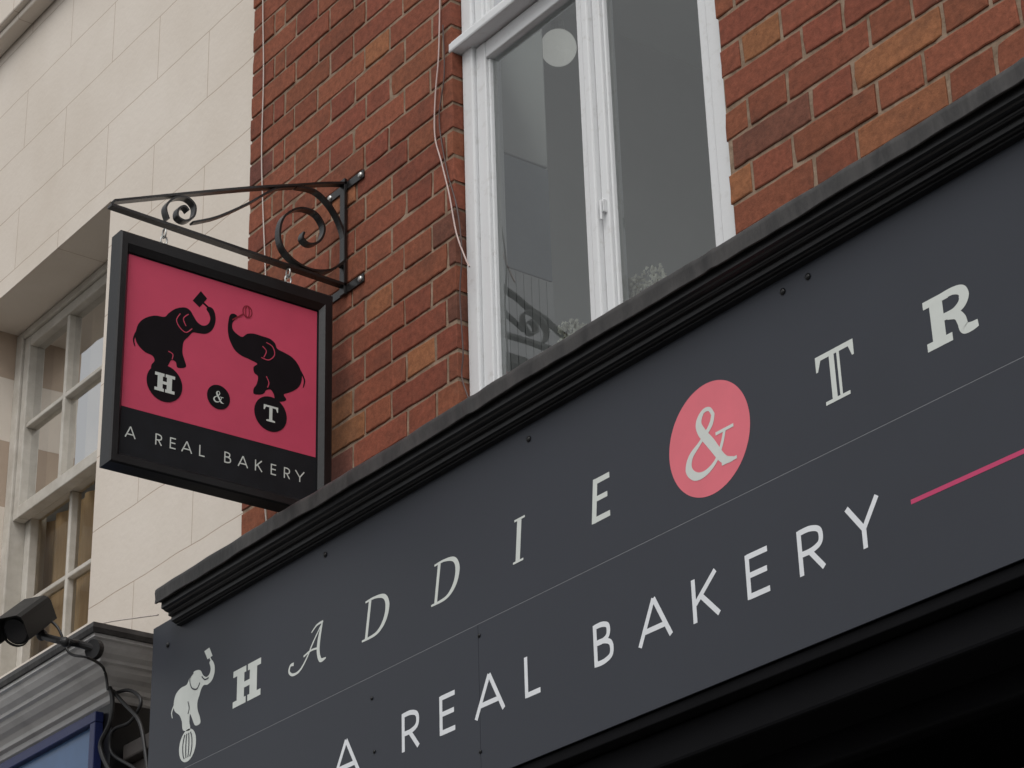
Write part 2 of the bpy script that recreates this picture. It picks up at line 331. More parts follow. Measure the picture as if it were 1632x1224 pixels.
# ================================================================== BRICK BUILDING
BX0,BX1=-4.522,-.6; OP=(-3.614,-2.728,3.47,5.35)
bb=root('brick_building','old red brick building with white casement window over shopfront','building',(-2.6,0,0))
mb=MB(); grid_wall(mb,BX0+.003,BX1,2.80,6.7,.0034,[(OP[0]-.003,OP[1]+.003,OP[2],OP[3]+.003)],.12)
mb.face([(BX0+.003,.0034,.12),(BX0+.003,.0034,6.7),(BX0+.003,4,6.7),(BX0+.003,4,.12)])
mb.obj('mortar_backing',M_mortar,bb,fixn=False)
V=[];Fc=[];T=[]
def brick(x0,x1,z0,z1,tint):
    nx=max(3,int((x1-x0)/.016)); nz=4; dep=.075; i=len(V)
    jz=[random.uniform(-.0012,.0012) for _ in range(4)]; off=random.uniform(-.001,.0012); tl=random.uniform(-.001,.001)
    e_=.0025/(x1-x0)
    us=[0,e_]+[e_+(1-2*e_)*k/(nx-2) for k in range(1,nx-2)]+[1-e_,1]
    vs=[0,.04,.5,.96,1]; nx=len(us)-1
    chip=[random.uniform(0,1)**7*.005 for _ in range(4)]
    for j,v in enumerate(vs):
        for k,u in enumerate(us):
            x=x0+(x1-x0)*u; z=z0+(z1-z0)*v+jz[0]*(1-u)+jz[1]*u
            y=off+tl*(u-.5)*2+mnoise.noise(Vector((x*38,z*38,3.1)))*.0007
            wx=mnoise.noise(Vector((x*55,z*60,9)))*.0020; wz=mnoise.noise(Vector((x*45,z*60,5)))*.0018
            if k<2 or k>nx-2: x+=wx
            if j<2 or j>2: z+=wz
            if k in(0,nx) or j in(0,4): y+=.0014
            ci=(0 if k<2 else 1)+(0 if j<2 else 2)
            if (k<2 or k>nx-2) and (j<2 or j>2): y+=chip[ci]*.4; x+=chip[ci]*(1 if k<2 else -1)*.6; z+=chip[ci]*(1 if j<2 else -1)*.5
            V.append((x,y,z)); T.append(tint)
    st=nx+1
    for j in range(nz):
        for k in range(nx): p=i+j*st+k; Fc.append((p,p+1,p+st+1,p+st))
    edge=[i+k for k in range(nx+1)]+[i+j*st+nx for j in range(1,nz+1)]+[i+nz*st+k for k in range(nx-1,-1,-1)]+[i+j*st for j in range(nz-1,0,-1)]
    b0=len(V)
    for e in edge: x,y,z=V[e]; V.append((x,y+dep,z)); T.append(tint)
    n=len(edge)
    for k in range(n): Fc.append((edge[k],b0+k,b0+(k+1)%n,edge[(k+1)%n]))
def tint():
    r=random.random(); v=random.uniform(.90,1.10)
    if r<.06: c=(.262,.104,.050)
    elif r<.11: c=(.145,.054,.038)
    elif r<.60: c=(.205,.064,.038)
    else: c=(.226,.074,.042)
    return (c[0]*v,c[1]*v*random.uniform(.95,1.08),c[2]*v,1)
CH=.071; row=0; z=3.45
while z<6.62:
    x=BX0; plan=[.1025,.046] if row%2==0 else []; k2=0
    while x<BX1:
        if plan: L=plan.pop(0)
        else: L=[.208,.099][k2%2]; k2+=1
        L+=random.uniform(-.004,.004)
        x0,x1=x+.0045,x+L+.0055
        if x==BX0: x0=BX0
        z0,z1=z+.0045,z+CH-.0045
        segs=[(x0,x1)]
        if z1>OP[2] and z0<OP[3]:
            segs=[]
            if x0<OP[0]: segs.append((x0,min(x1,OP[0])))
            if x1>OP[1]: segs.append((max(x0,OP[1]),x1))
            segs=[(p,q) for p,q in segs if q-p>.02]
        for p,q in segs: brick(p,q,z0,z1,tint())
        x+=L+.010
    z+=CH; row+=1
me=bpy.data.meshes.new('brickwork'); me.from_pydata(V,[],Fc); me.materials.append(M_brick)
ca=me.color_attributes.new('tint','FLOAT_COLOR','POINT'); ca.data.foreach_set('color',[c for t in T for c in t])
o=bpy.data.objects.new('brick_wall_face',me); COL.objects.link(o); adopt(o,bb)

# --- casement window
win=bpy.data.objects.new('casement_window',None); COL.objects.link(win); adopt(win,bb)
win.matrix_parent_inverse=Matrix.Translation(-bb.location)
def P(mb,name,mt,bevel=0,par=win,smooth=False,label=None):
    o=mb.obj(name,mt,None,bevel,smooth,label); o.parent=par; return o
FY=.028
mb=MB()
mb.box(-3.612,-3.572,FY,.115,3.56,5.345)
mb.box(-2.788,-2.730,FY,.115,3.56,5.345)
mb.box(-3.572,-2.788,FY,.115,5.29,5.345)
mb.box(-3.172,-3.150,FY-.004,.10,3.60,4.655)
P(mb,'window_frame',M_wpaint,.004)
mb=MB(); mb.box(-3.628,-2.742,.000,.110,4.655,4.682); mb.box(-3.572,-2.788,.012,.1,4.682,4.692)
P(mb,'transom',M_wpaint,.005)
mb=MB(); mb.box(-3.66,-2.70,-.03,.115,3.48,3.558); P(mb,'window_sill',M_wpaint,.006)
def sash(x0,x1,z0,z1,l,r,t,b_,name):
    mb=MB(); y0,y1=FY+.010,.078
    mb.box(x0,x0+l,y0,y1,z0,z1); mb.box(x1-r,x1,y0,y1,z0,z1)
    mb.box(x0+l,x1-r,y0+.001,y1-.001,z1-t,z1-.001); mb.box(x0+l,x1-r,y0+.001,y1-.001,z0+.001,z0+b_)
    for q in((x0+l,x0+l+.006),(x1-r-.006,x1-r)): mb.box(q[0],q[1],y0+.008,y1-.004,z0+b_,z1-t)
    return P(mb,name,M_wpaint,.003)
sash(-3.571,-3.173,3.562,4.652,.036,.030,.045,.07,'casement_sash')
sash(-3.149,-2.789,3.562,4.652,.024,.030,.045,.07,'casement_sash')
sash(-3.571,-2.789,4.696,5.288,.030,.030,.035,.032,'top_light_sash')
for x0,x1,z0,z1 in((-3.53,-3.207,3.64,4.604),(-3.119,-2.823,3.64,4.604),(-3.535,-2.823,4.732,5.25)):
    mb=MB(); mb.face([(x0,.056,z0),(x1,.056,z0),(x1,.056,z1),(x0,.056,z1)]); P(mb,'window_pane',M_glass)
mb=MB(); mb.box(-3.142,-3.132,.028,.0375,4.00,4.03); mb.cyl((-3.137,.025,4.025),(-3.137,.025,3.98),.0035,.003,10)
P(mb,'casement_stay',M_wpaint,.001)
mb=MB(); mb.box(-3.66,-3.6055,.118,.27,4.12,4.42); P(mb,'reveal_panel',M_bluegrey,.002)
mb=MB(); mb.box(-3.66,-3.6070,.1185,.272,3.56,4.118)
for k in range(7): mb.box(-3.6065,-3.6050,.119+k*.022,.119+k*.022+.0203,3.56,4.115)
P(mb,'reveal_boarding',M_board,.0007)
mb=MB(); mb.box(-3.66,-3.606,.119,.27,4.425,5.35); mb.box(-2.73,-2.66,.119,.27,3.56,5.35); mb.box(-3.66,-2.66,.119,.30,3.50,3.558)
P(mb,'reveal_lining',M_room,.003)
# room; unseen back opening added and right side left out to let daylight in
mb=MB(); x0,x1,y0,y1,z0,z1=-4.50,-.9,.272,3.4,3.0,5.72
mb.face([(x0,y0,z0),(x0,y1,z0),(x0,y1,z1),(x0,y0,z1)]); mb.face([(x0,y0,z0),(x1,y0,z0),(x1,y1,z0),(x0,y1,z0)])
grid_wall(mb,x0,x1,z0,z1,y1,[(-3.2,-1.1,3.5,5.6)],.15)
grid_wall(mb,x0,x1,z0,z1,y0,[(-3.66,-2.66,3.5,5.4)],-.001)
mb.obj('room_walls',M_room,bb,fixn=False)
mb=MB(); mb.face([(x0,y0,z1-.002),(x1,y0,z1-.002),(x1,y1,z1-.002),(x0,y1,z1-.002)]); mb.obj('room_ceiling',M_ceil,bb)
# shopfront under the fascia
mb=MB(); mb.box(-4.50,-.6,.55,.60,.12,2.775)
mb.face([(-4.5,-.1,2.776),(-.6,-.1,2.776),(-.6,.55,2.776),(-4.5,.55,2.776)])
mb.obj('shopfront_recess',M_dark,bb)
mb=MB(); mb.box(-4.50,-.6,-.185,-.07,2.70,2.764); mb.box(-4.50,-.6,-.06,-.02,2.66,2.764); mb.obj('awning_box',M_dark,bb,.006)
for x in(-4.50,-3.2,-1.9,-.75):
    mb=MB(); mb.box(x,x+.14,-.05,.54,.12,2.655); mb.obj('shopfront_pilaster',M_black,bb,.006)
for xx in(-4.355,-3.055): mb=MB(); mb.box(xx,xx+1.15,.10,.50,.12,.6); mb.obj('stall_riser',M_black,bb,.006)

# pendant lamp + dried flowers
h=survey(890,76,1,.80)
pl=root('pendant_lamp','white opal globe lamp hanging in the room','lamp',(h[0],h[1],h[2]))
mb=MB(); mb.ball((h[0],h[1],h[2]),.052,14,(1,1,1.05)); mb.obj('lamp_globe',M_globe,pl,smooth=True)
mb=MB(); mb.cyl((h[0],h[1],h[2]+.050),(h[0],h[1],5.71),.006,.006,8); mb.cyl((h[0],h[1],h[2]+.045),(h[0],h[1],h[2]+.09),.022,.018,14); mb.cyl((h[0],h[1],5.69),(h[0],h[1],5.716),.04,.04,16); mb.obj('lamp_rod',M_steel,pl)
def flowers(px,py,sc):
    h=survey(px,py,1,.11); r=root('dried_flowers','pale dried flower heads standing on the window sill','flowers',(h[0],h[1],3.56),'dried flowers on the window sill')
    mbf=MB(); ms=MB(); rnd=random.Random(px)
    for k in range(16):
        tx=h[0]+rnd.uniform(-.05,.05)*sc; ty=h[1]+rnd.uniform(-.02,.02); tz=h[2]+rnd.uniform(-.05,.015)*sc
        ms.tube([(h[0],h[1],3.56),((h[0]+tx)/2,ty,(3.56+tz)/2),(tx,ty,tz)],.0012,5)
        for j in range(30):
            a_=rnd.uniform(0,6.28); e=rnd.uniform(-1,1); rr=rnd.uniform(.004,.016)*sc
            c=Vector((tx+math.cos(a_)*rr,ty+math.sin(a_)*rr,tz+e*rr)); d=.005
            mbf.face([c+Vector((-d,0,rnd.uniform(-d,d))),c+Vector((0,rnd.uniform(-d,d),-d)),c+Vector((d,rnd.uniform(-d,d),0)),c+Vector((0,0,d))])
    ms.obj('flower_stems',M_stem,r); mbf.obj('flower_heads',M_flower,r,fixn=False)
flowers(1040,448,1.15); flowers(920,524,.75)

# ================================================================== SHOP FASCIA
fs=root('fascia_sign','long charcoal bakery fascia board with lead flashing above shopfront','sign',(-2.6,-.2,2.78))
FX0=-4.535; FXR=-.7
LX=-4.418
xs=[LX+(FXR-LX)*k/420 for k in range(421)]
def wob(p):
    x,y,z=p
    n1=mnoise.noise(Vector((x*3,1.3,0))); n2=mnoise.noise(Vector((x*14,z*20,4)))
    seam=sum(math.exp(-((x-s)/.008)**2) for s in(-3.9,-3.2,-2.5,-1.8))
    if y>-.2: return p
    return (x,y-.0022*n1-.0014*n2-.0025*seam,z+.0030*n1+.0016*n2)
lead=[(.003,3.575),(-.15,3.545),(-.268,3.521),(-.2785,3.5175),(-.2835,3.512),(-.2845,3.504),(-.2825,3.490),(-.2835,3.480),(-.2835,3.4785),(-.279,3.479),(-.272,3.484),(-.15,3.50),(.003,3.51)]
mb=MB(); mb.sweep(lead,xs,wob); mb.obj('lead_flashing',M_lead,fs,smooth=True)
mould=[(-.02,3.49),(-.272,3.482),(-.2725,3.465),(-.266,3.463),(-.2635,3.4605),(-.258,3.459),(-.2535,3.4585),(-.253,3.4555),(-.254,3.453),(-.252,3.4505),(-.2455,3.450),(-.2455,3.4395),(-.2395,3.439),(-.238,3.4365),(-.2330,3.4360),(-.2330,3.4325),(-.2285,3.432),(-.10,3.432)]
mb=MB(); mb.sweep(mould,[LX+.012,FXR]); mb.obj('cornice_moulding',M_black,fs)
mb=MB(); mb.box(FX0+.004,FXR,-.2155,-.02,2.79,3.45); mb.obj('fascia_backing',M_band,fs)
zj=3.087; xj=FA(764,1100)[0]; pf=-.220
mb=MB(); mb.box(FX0,FXR,pf,-.2165,zj+.0009,3.465); mb.obj('upper_panel',M_panel,fs)
mb=MB(); mb.box(FX0,xj-.0005,pf,-.2165,2.787,zj-.0009); mb.obj('lower_panel',M_panel,fs)
mb=MB(); mb.box(xj+.0005,FXR,pf,-.2165,2.787,zj-.0009); mb.obj('lower_panel',M_panel,fs)
mb=MB(); mb.box(FX0+.001,FXR,-.2165,pf+.0003,zj-.0008,zj+.0008); mb.obj('joint_strip',M_gap,fs)
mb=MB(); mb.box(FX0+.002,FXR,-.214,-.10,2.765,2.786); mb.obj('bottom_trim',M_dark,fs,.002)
for px,py,r_ in[(268,1028,.0062),(519,884,.0062),(843,700,.0062),(1248,465,.0062),(1288,441,.0062),(593,1113,.004),(764,1013,.004),(766,1198,.004),(597,1198,.004)]:
    x,z_=FA(px,py); MB().ball((x,pf-.001,z_),r_,6,(1,.6,1)).obj('panel_screw',M_black,fs,smooth=True)
def facebase(u,v,o): return (u,pf-.0003-o,v)
zb=np.median([FA(*p)[1] for p in[(372,1125),(685,965),(942,838),(1480,562),(820,903)]]); zt=np.median([FA(*p)[1] for p in[(372,1063),(942,768),(1474,485),(688,902)]])
def X(px,py): return FA(px,py)[0]
for gl,xa_,xb_,za_,zb_ in[(SLAB_H,X(372,1090),X(416,1075),zb,zt),(SW_A,X(460,1065),X(521,1030),FA(518,1052)[1],FA(515,990)[1]),(IT_D,X(577,990),X(619,970),zb,zt),(IT_D,X(687,935),X(731,915),zb,zt),
    (ROM_I,X(817,868),X(838,860),zb,zt+.004),(SANS_E,X(941,805),X(973,790),zb,zt),(OPEN_T,X(1303,615),X(1364,590),zb-.002,zt+.006),(SLAB_R,X(1475,525),X(1557,495),zb,zt+.002)]:
    Art(facebase).glyph(gl,xa_,xb_,za_,zb_).out('name_letter',M_grn,fs)
c0=FA(1130,699); rr=(FA(1130,608)[1]-FA(1130,790)[1])/2; Art(facebase).disc(c0,rr,96).out('pink_roundel',M_salmon,fs)
Art(lambda u,v,o:(u,pf-.0007-o,v)).glyph(AMP,X(1093,715),X(1172,690),c0[1]-rr*.60,c0[1]+rr*.56).out('ampersand',M_grn,fs)
zb2=np.median([FA(*p)[1] for p in[(640,1203),(836,1118),(947,1065),(1189,955),(1275,920)]]); zt2=np.median([FA(*p)[1] for p in[(640,1139),(836,1052),(947,997),(1189,883),(1271,845)]])
for ch,p,q in[('A',(530,1215),(574,1200)),('R',(640,1170),(669,1160)),('E',(700,1145),(726,1135)),('A',(757,1120),(804,1100)),('L',(836,1085),(861,1080)),('B',(946,1030),(977,1020)),('A',(1017,1000),(1070,980)),('K',(1103,960),(1147,945)),('E',(1188,920),(1226,905)),('R',(1271,880),(1314,865)),('Y',(1350,840),(1402,820))]:
    Art(facebase).glyph(FUT[ch],X(*p),X(*q),zb2,zt2,.125).out('bakery_letter',M_white,fs)
zc=FA(1453,800)[1]; Art(facebase).line([(FA(1452,800)[0],zc),(-1.35,zc)],.0075,False).out('magenta_rule',M_magenta,fs)
# white elephant on a ball
EL=[(277,1124),(280,1108),(288,1097),(298,1091),(303,1079),(310,1070),(319,1068),(324,1076),(329,1079),(334,1074),(336,1065),(334,1056),(338,1052),(342,1060),(342,1072),(338,1084),(331,1091),(325,1092),(321,1098),(318,1108),(315,1118),(315,1130),(319,1144),(319,1153),(311,1156),(306,1144),(303,1138),(302,1150),(303,1163),(292,1164),(290,1150),(286,1140),(279,1134)]
A_=Art(facebase); A_.shape([FA(*p) for p in EL]); A_.line([FA(334,1046),FA(339,1058)],.004,False)
A_.shape([FA(*p) for p in[(326,1038),(334,1032),(339,1045),(331,1051)]],False)
A_.line([FA(x,y) for x,y in[(279,1122),(274,1135),(275,1145)]],[.006,.005,.002])
A_.out('elephant_emblem',M_grn,fs)
bc=FA(299,1188); br=(FA(299,1163)[1]-FA(299,1214)[1])/2; Art(facebase).disc(bc,br,48).out('emblem_ball',M_grn,fs)
eb=lambda u,v,o:(u,pf-.0009-o,v)
for k in(-.55,-.18,.18,.55): Art(eb).line([(bc[0]+br*k*math.sqrt(max(0,1-t*t)),bc[1]+br*t*.93) for t in[-.8,-.5,0,.5,.8]],.0038).out('ball_stripe',M_panel,fs)
for q in([(309,1072),(303,1082),(306,1096),(314,1098),(319,1088)],[(300,1138),(302,1128),(300,1118)],[(322,1078),(327,1083),(333,1080)]): Art(eb).line([FA(x,y) for x,y in q],.0032).out('elephant_line',M_panel,fs)

# ================================================================== HANGING SIGN
hs=root('hanging_sign','square black framed pink bakery sign with circus elephants','sign',(XB,-.33,3.61))
y0,y1,z0,z1=-.613,-.052,3.612,4.176
mb=MB()
def frame_bar(pa,pb,inn_a,inn_b):
    i=len(mb.v); f=XB+.024; bk=XB-.022; mid=XB+.014
    for (q,w_) in((pa,inn_a),(pb,inn_b)):
        ex=lambda t:(q[0]+(w_[0]-q[0])*t,q[1]+(w_[1]-q[1])*t)
        for X_,t in((bk,0),(f-.004,0),(f,.12),(f,.66),(mid,1),(XB-.004,1),(bk,1)):
            e=ex(t); mb.v.append((X_,e[0],e[1]))
    n=7
    for j in range(n): mb.f.append((i+j,i+n+j,i+n+(j+1)%n,i+(j+1)%n))
IY0,IY1,IZ0,IZ1=-.587,-.086,z0+.028,4.131
O=[(y0,z0),(y1,z0),(y1,z1),(y0,z1)]; I=[(IY0,IZ0),(IY1,IZ0),(IY1,IZ1),(IY0,IZ1)]
for k in range(4): frame_bar(O[k],O[(k+1)%4],I[k],I[(k+1)%4])
mb.obj('sign_frame',M_black,hs)
mb=MB(); mb.box(XB-.005,XP-.0004,IY0-.004,IY1+.004,IZ0-.004,IZ1+.004); mb.obj('sign_board',M_band,hs)
zp=SG(495,727)[1]
base=lambda d:(lambda u,v,o:(XP+d+o,u,v))
mb=MB(); mb.face([(XP,IY0+.002,zp),(XP,IY1-.003,zp),(XP,IY1-.003,IZ1-.003),(XP,IY0+.002,IZ1-.003)]); mb.obj('pink_panel',M_pink,hs,fixn=False)
S1=[(216,532),(220,517),(231,507),(247,503),(262,505),(269,499),(280,492),(294,490),(303,495),(309,505),(315,514),(323,519),(331,517),(335,509),(333,500),(329,493),(332,489),(339,492),(343,502),(343,514),(338,526),(328,532),(316,531),(307,530),(300,537),(293,544),(291,554),(291,564),(294,574),(296,585),(283,586),(280,577),(273,574),(268,582),(262,590),(243,590),(241,582),(246,575),(243,567),(231,561),(221,551),(216,541)]
S2=[(366,503),(372,500),(378,504),(374,510),(370,516),(371,525),(377,532),(386,537),(394,532),(405,532),(418,536),(430,540),(438,547),(442,556),(453,562),(466,570),(476,583),(481,598),(479,612),(471,621),(460,626),(452,629),(456,638),(440,640),(436,628),(431,621),(424,622),(419,628),(405,628),(404,620),(409,612),(411,600),(405,594),(404,585),(410,580),(402,575),(394,571),(385,567),(375,559),(368,547),(364,535),(363,520)]
A_=Art(base(.0004)); A_.shape([SG(*p) for p in S1]); A_.shape([SG(*p) for p in[(320,464),(330,476),(318,490),(307,479)]],False); A_.line([SG(322,481),SG(339,497)],.005,False); A_.line([SG(*p) for p in[(219,526),(213,540),(215,552)]],[.005,.004,.002])
A_.out('elephant_figure',M_artblk,hs)
A_=Art(base(.0004)); A_.shape([SG(*p) for p in S2]); A_.line([SG(*p) for p in[(479,592),(485,606),(483,618)]],[.005,.004,.002]); A_.out('elephant_figure',M_artblk,hs)
B1,B2,B3=SG(262,611),SG(348,633),SG(431,660)
for c_,r_ in((B1,.0445),(B2,.0295),(B3,.0430)): Art(base(.0008)).disc(c_,r_,64).out('circus_ball',M_artblk,hs)
for pts in([(287,500),(281,510),(286,522),(296,530),(306,524)],[(300,501),(292,508),(296,520)],[(424,546),(434,553),(437,566),(428,574),(416,570)],[(418,552),(424,560),(420,570)],[(268,560),(275,565),(274,573)],[(424,600),(428,610),(426,618)]):
    Art(base(.0012)).line([SG(*p) for p in pts],.0024).out('elephant_line',M_line,hs)
A_=Art(base(.0012)); A_.line([SG(370,510),SG(387,501)],.0035,False); wc=SG(394,497)
for rx in(.012,.005): A_.line([(wc[0]+rx*math.cos(t*.5236),wc[1]+.0145*math.sin(t*.5236)) for t in range(13)],.0024)
A_.out('whisk',M_red,hs)
def put(gl,c,w,h_): Art(base(.0016)).glyph(gl,c[0]-w/2,c[0]+w/2,c[1]-h_/2,c[1]+h_/2).out('sign_letter',M_grn,hs)
put(SLAB_H,B1,.050,.044); put(AMP,B2,.026,.028); put(SLAB_T,B3,.038,.040)
zb3=(SG(200,697)[1]+SG(480,768)[1])/2; zh=.0265
for ch,p,q,yy in[('A',199,216,690),('R',247,258,704),('E',270,280,709),('A',289,306,712),('L',317,326,720),('B',357,368,730),('A',379,395,736),('K',406,418,742),('E',431,440,748),('R',452,462,755),('Y',470,485,760)]:
    Art(base(.0006)).glyph(FUT[ch],SG(p,yy)[0],SG(q,yy)[0],zb3,zb3+zh,.11).out('sign_letter',M_grn,hs)
for yy in(SG(261,390,XB)[0],SG(459,452,XB)[0]):
    mb=MB(); mb.cyl((XB,yy,z1-.004),(XB,yy,z1+.012),.0035,.0035,10); mb.obj('eye_screw',M_steel,hs)
    for cz,ax in((z1+.020,0),(z1+.038,1)):
        pts=[]
        for k in range(17):
            t=2*math.pi*k/16; pts.append((XB+(math.cos(t)*.008 if ax else 0),yy+(0 if ax else math.cos(t)*.008),cz+math.sin(t)*.0115))
        hk=MB(); hk.tube(pts,.0022,6); hk.obj('chain_link',M_steel,hs,smooth=True)

# ================================================================== BRACKET
br_=root('sign_bracket','black wrought iron scroll bracket bolted to brick wall','bracket',(XB,0,4.22))
xa,xb=XB-.010,XB+.010
MB().strap([(-.634,4.240),(-.006,4.226)],.007,xa,xb,False).obj('bottom_bar',M_iron,br_)
MB().strap([SG(*p,XB) for p in[(180,322),(300,310),(400,301),(470,297),(515,294),(553,294)]],.006,xa,xb).obj('top_bar',M_iron,br_)
MB().strap([SG(*p,XB) for p in[(305,356),(345,347),(395,325),(435,303),(468,299)]],.005,xa+.002,xb-.002).obj('brace_bar',M_iron,br_)
MB().strap([SG(*p,XB) for p in[(470,299),(500,306),(525,330),(543,365),(548,400),(544,425)]],.006,xa+.001,xb-.001).obj('curved_brace',M_iron,br_)
MB().strap([SG(*p,XB) for p in[(266,351),(262,332),(275,318),(295,317),(308,330),(306,347),(293,354),(281,347),(282,335),(292,331),(298,338)]],.005,xa,xb).obj('scroll',M_iron,br_)
MB().strap([SG(*p,XB) for p in[(546,418),(525,432),(495,432),(470,420),(450,400),(443,375),(450,348),(474,334),(500,341),(514,364),(508,385),(492,391),(480,382),(482,372)]],.0055,xa,xb).obj('scroll',M_iron,br_)
MB().box(xa,xb,-.014,-.006,4.20,4.52).obj('upright_bar',M_iron,br_,.001)
for zc_ in(4.502,4.216):
    MB().box(-4.135,-3.975,-.0055,-.0015,zc_-.011,zc_+.011).obj('wall_plate',M_iron,br_,.001)
    for xx in(-4.122,-3.988): MB().ball((xx,-.006,zc_),.008,6,(1,.6,1)).obj('coach_screw',M_steel,br_,smooth=True)

# ================================================================== CREAM BUILDING
cb_=root('cream_building','cream rendered building with ashlar lines and sash window','building',(-6,0.02,0))
CO=(-6.30,-5.355,3.78,5.105)
mb=MB(); grid_wall(mb,-9.5,-4.528,.12,9.0,.020,[CO,(-6.30,-5.355,6.25,7.6)],.17); mb.obj('rendered_wall',M_render,cb_,fixn=False)
mb=MB(); mb.box(-6.52,-5.16,-.055,.019,6.13,6.245); mb.box(-6.48,-5.20,-.035,.0185,6.105,6.13); mb.obj('upper_window_sill',M_render,cb_,.006)
cw=bpy.data.objects.new('sash_window',None); COL.objects.link(cw); adopt(cw,cb_); cw.matrix_parent_inverse=Matrix.Translation(-cb_.location)
WY=.19
mb=MB(); mb.box(-6.30,-6.255,WY-.01,WY+.12,3.78,5.10); mb.box(-5.40,-5.355,WY-.01,WY+.12,3.78,5.10); mb.box(-6.255,-5.40,WY-.01,WY+.12,5.075,5.10); mb.box(-6.255,-5.40,WY-.01,WY+.12,3.78,3.84)
P(mb,'window_frame',M_crpaint,.004,cw)
def gsash(z0,z1,yo,name):
    mb=MB(); x0,x1=-6.254,-5.401; y0_,y1_=WY+yo,WY+yo+.04
    mb.box(x0,x0+.036,y0_,y1_,z0,z1); mb.box(x1-.036,x1,y0_,y1_,z0,z1); mb.box(x0+.036,x1-.036,y0_+.001,y1_,z1-.036,z1-.001); mb.box(x0+.036,x1-.036,y0_+.001,y1_,z0+.001,z0+.042)
    w3=(x1-x0-.072)/3
    for k in(1,2): xx=x0+.036+w3*k; mb.box(xx-.0085,xx+.0085,y0_+.006,y1_,z0+.042,z1-.036)
    zm=(z0+z1)/2; mb.box(x0+.036,x1-.036,y0_+.007,y1_-.001,zm-.008,zm+.008)
    P(mb,name,M_crpaint,.003,cw)
    mg=MB(); mg.face([(x0+.03,y1_-.012,z0+.03),(x1-.03,y1_-.012,z0+.03),(x1-.03,y1_-.012,z1-.03),(x0+.03,y1_-.012,z1-.03)]); P(mg,'window_pane',M_glass2,0,cw)
gsash(4.43,5.074,.0,'upper_sash'); gsash(3.842,4.475,.045,'lower_sash')
def curtain(xa_,xb_,za_,zb_,y,f,amp,mt,name):
    mb=MB(); N=int((xb_-xa_)*170)
    for k in range(N+1):
        x=xa_+(xb_-xa_)*k/N; yy=y+amp*math.sin(x*f)+amp*.4*math.sin(x*f*.37)
        mb.v+=[(x,yy,za_),(x,yy,zb_)]
    for k in range(N): mb.f.append((2*k,2*k+2,2*k+3,2*k+1))
    P(mb,name,mt,0,cw,True)
curtain(-6.32,-5.3,3.7,4.47,.325,62,.010,M_curt,'lower_curtain')
curtain(-6.32,-6.03,4.48,5.12,.285,70,.010,M_net,'net_curtain')
curtain(-5.99,-5.3,4.48,5.12,.285,50,.012,M_net,'net_curtain')
mb=MB(); mb.box(-7.2,-4.7,.36,2.4,3.2,5.6)
mb.f=[f for k,f in enumerate(mb.f) if k not in(2,4)]; mb.obj('room_walls',M_room,cb_,fixn=False)
mb=MB(); mb.face([(-6.30,WY+.17,6.2),(-5.355,WY+.17,6.2),(-5.355,WY+.17,7.6),(-6.30,WY+.17,7.6)]); mb.obj('upper_window_pane',M_bluegrey,cb_)

# ================================================================== NEIGHBOUR SHOPFRONT
nb=root('neighbouring_shopfront','grey corniced shopfront with blue framed fascia sign','shopfront',(-6.2,-.1,.12))
bx,bp=-4.800,.18
prof=[(0,3.368),(.006,3.372),(.010,3.384),(.022,3.388),(.024,3.398),(.034,3.408),(.05,3.414),(.062,3.424),(.066,3.434),(.078,3.436),(.080,3.444),(.094,3.452),(.104,3.464),(.108,3.476),(.118,3.478),(.118,3.492)]
def cornice(prof,name,mt,wobf=0):
    mb=MB(); n=len(prof)
    path=[lambda o_,z_:(-9,-(bp+o_),z_),lambda o_,z_:(bx+o_,-(bp+o_),z_),lambda o_,z_:(bx+o_,.015,z_)]
    for pth in path:
        for o_,z_ in prof: mb.v.append(pth(o_,z_))
    for k in range(2):
        for j in range(n-1): mb.f.append((k*n+j,(k+1)*n+j,(k+1)*n+j+1,k*n+j+1))
    return mb.obj(name,mt,nb,fixn=False)
cornice(prof,'cornice',M_cornice)
cornice([(.112,3.486),(.124,3.487),(.127,3.498),(.124,3.511),(.11,3.516),(-.16,3.56)],'lead_capping',M_lead)
mb=MB(); mb.box(-9,bx,-bp,.015,2.5,3.372); mb.obj('fascia_body',M_black,nb)
mb=MB(); mb.box(-9,-4.838,-.205,-.182,3.326,3.352); mb.box(-4.864,-4.838,-.205,-.182,2.65,3.3255); mb.box(-9,-4.8645,-.205,-.182,2.65,2.676); mb.obj('blue_frame',M_blue,nb,.002)
mb=MB(); mb.box(-9,-4.8655,-.190,-.1825,2.677,3.3255); mb.obj('blue_sign_face',M_bluel,nb)
mb=MB(); mb.box(-4.79,-4.60,-.13,.015,.12,3.22); mb.box(-4.785,-4.59,-.155,.015,3.22,3.26); mb.box(-4.77,-4.62,-.14,-.13,2.2,3.15); mb.obj('pilaster',M_pil,nb,.006)
mb=MB(); mb.box(-9,-4.80,-.16,-.0,.12,.7); mb.box(-9,-4.80,-.15,-.10,.7,2.5); mb.obj('shop_wall',M_black,nb)

# ================================================================== SECURITY CAMERA
def W3(px,py,p): h=survey(px,py,1,-p); return Vector((float(h[0]),float(h[1]),float(h[2])))
sc_=root('security_camera','black cctv camera with sunshield on cornice end','security camera',tuple(W3(148,1035,.30)))
A=W3(60,980,.40); B=W3(26,1005,.47); d=(B-A).normalized(); up=Vector((0,0,1)); sd=d.cross(up).normalized(); u_=sd.cross(d)
mb=MB(); mb.cyl(A,B,.036,.036,28); mb.cyl(A-d*.012,A,.028,.036,28); mb.cyl(B,B+d*.006,.036,.039,28,False); mb.obj('camera_body',M_cctv,sc_,.002)
mb=MB(); mb.cyl(B+d*.001,B+d*.004,.030,.030,28); mb.obj('camera_lens',M_lens,sc_)
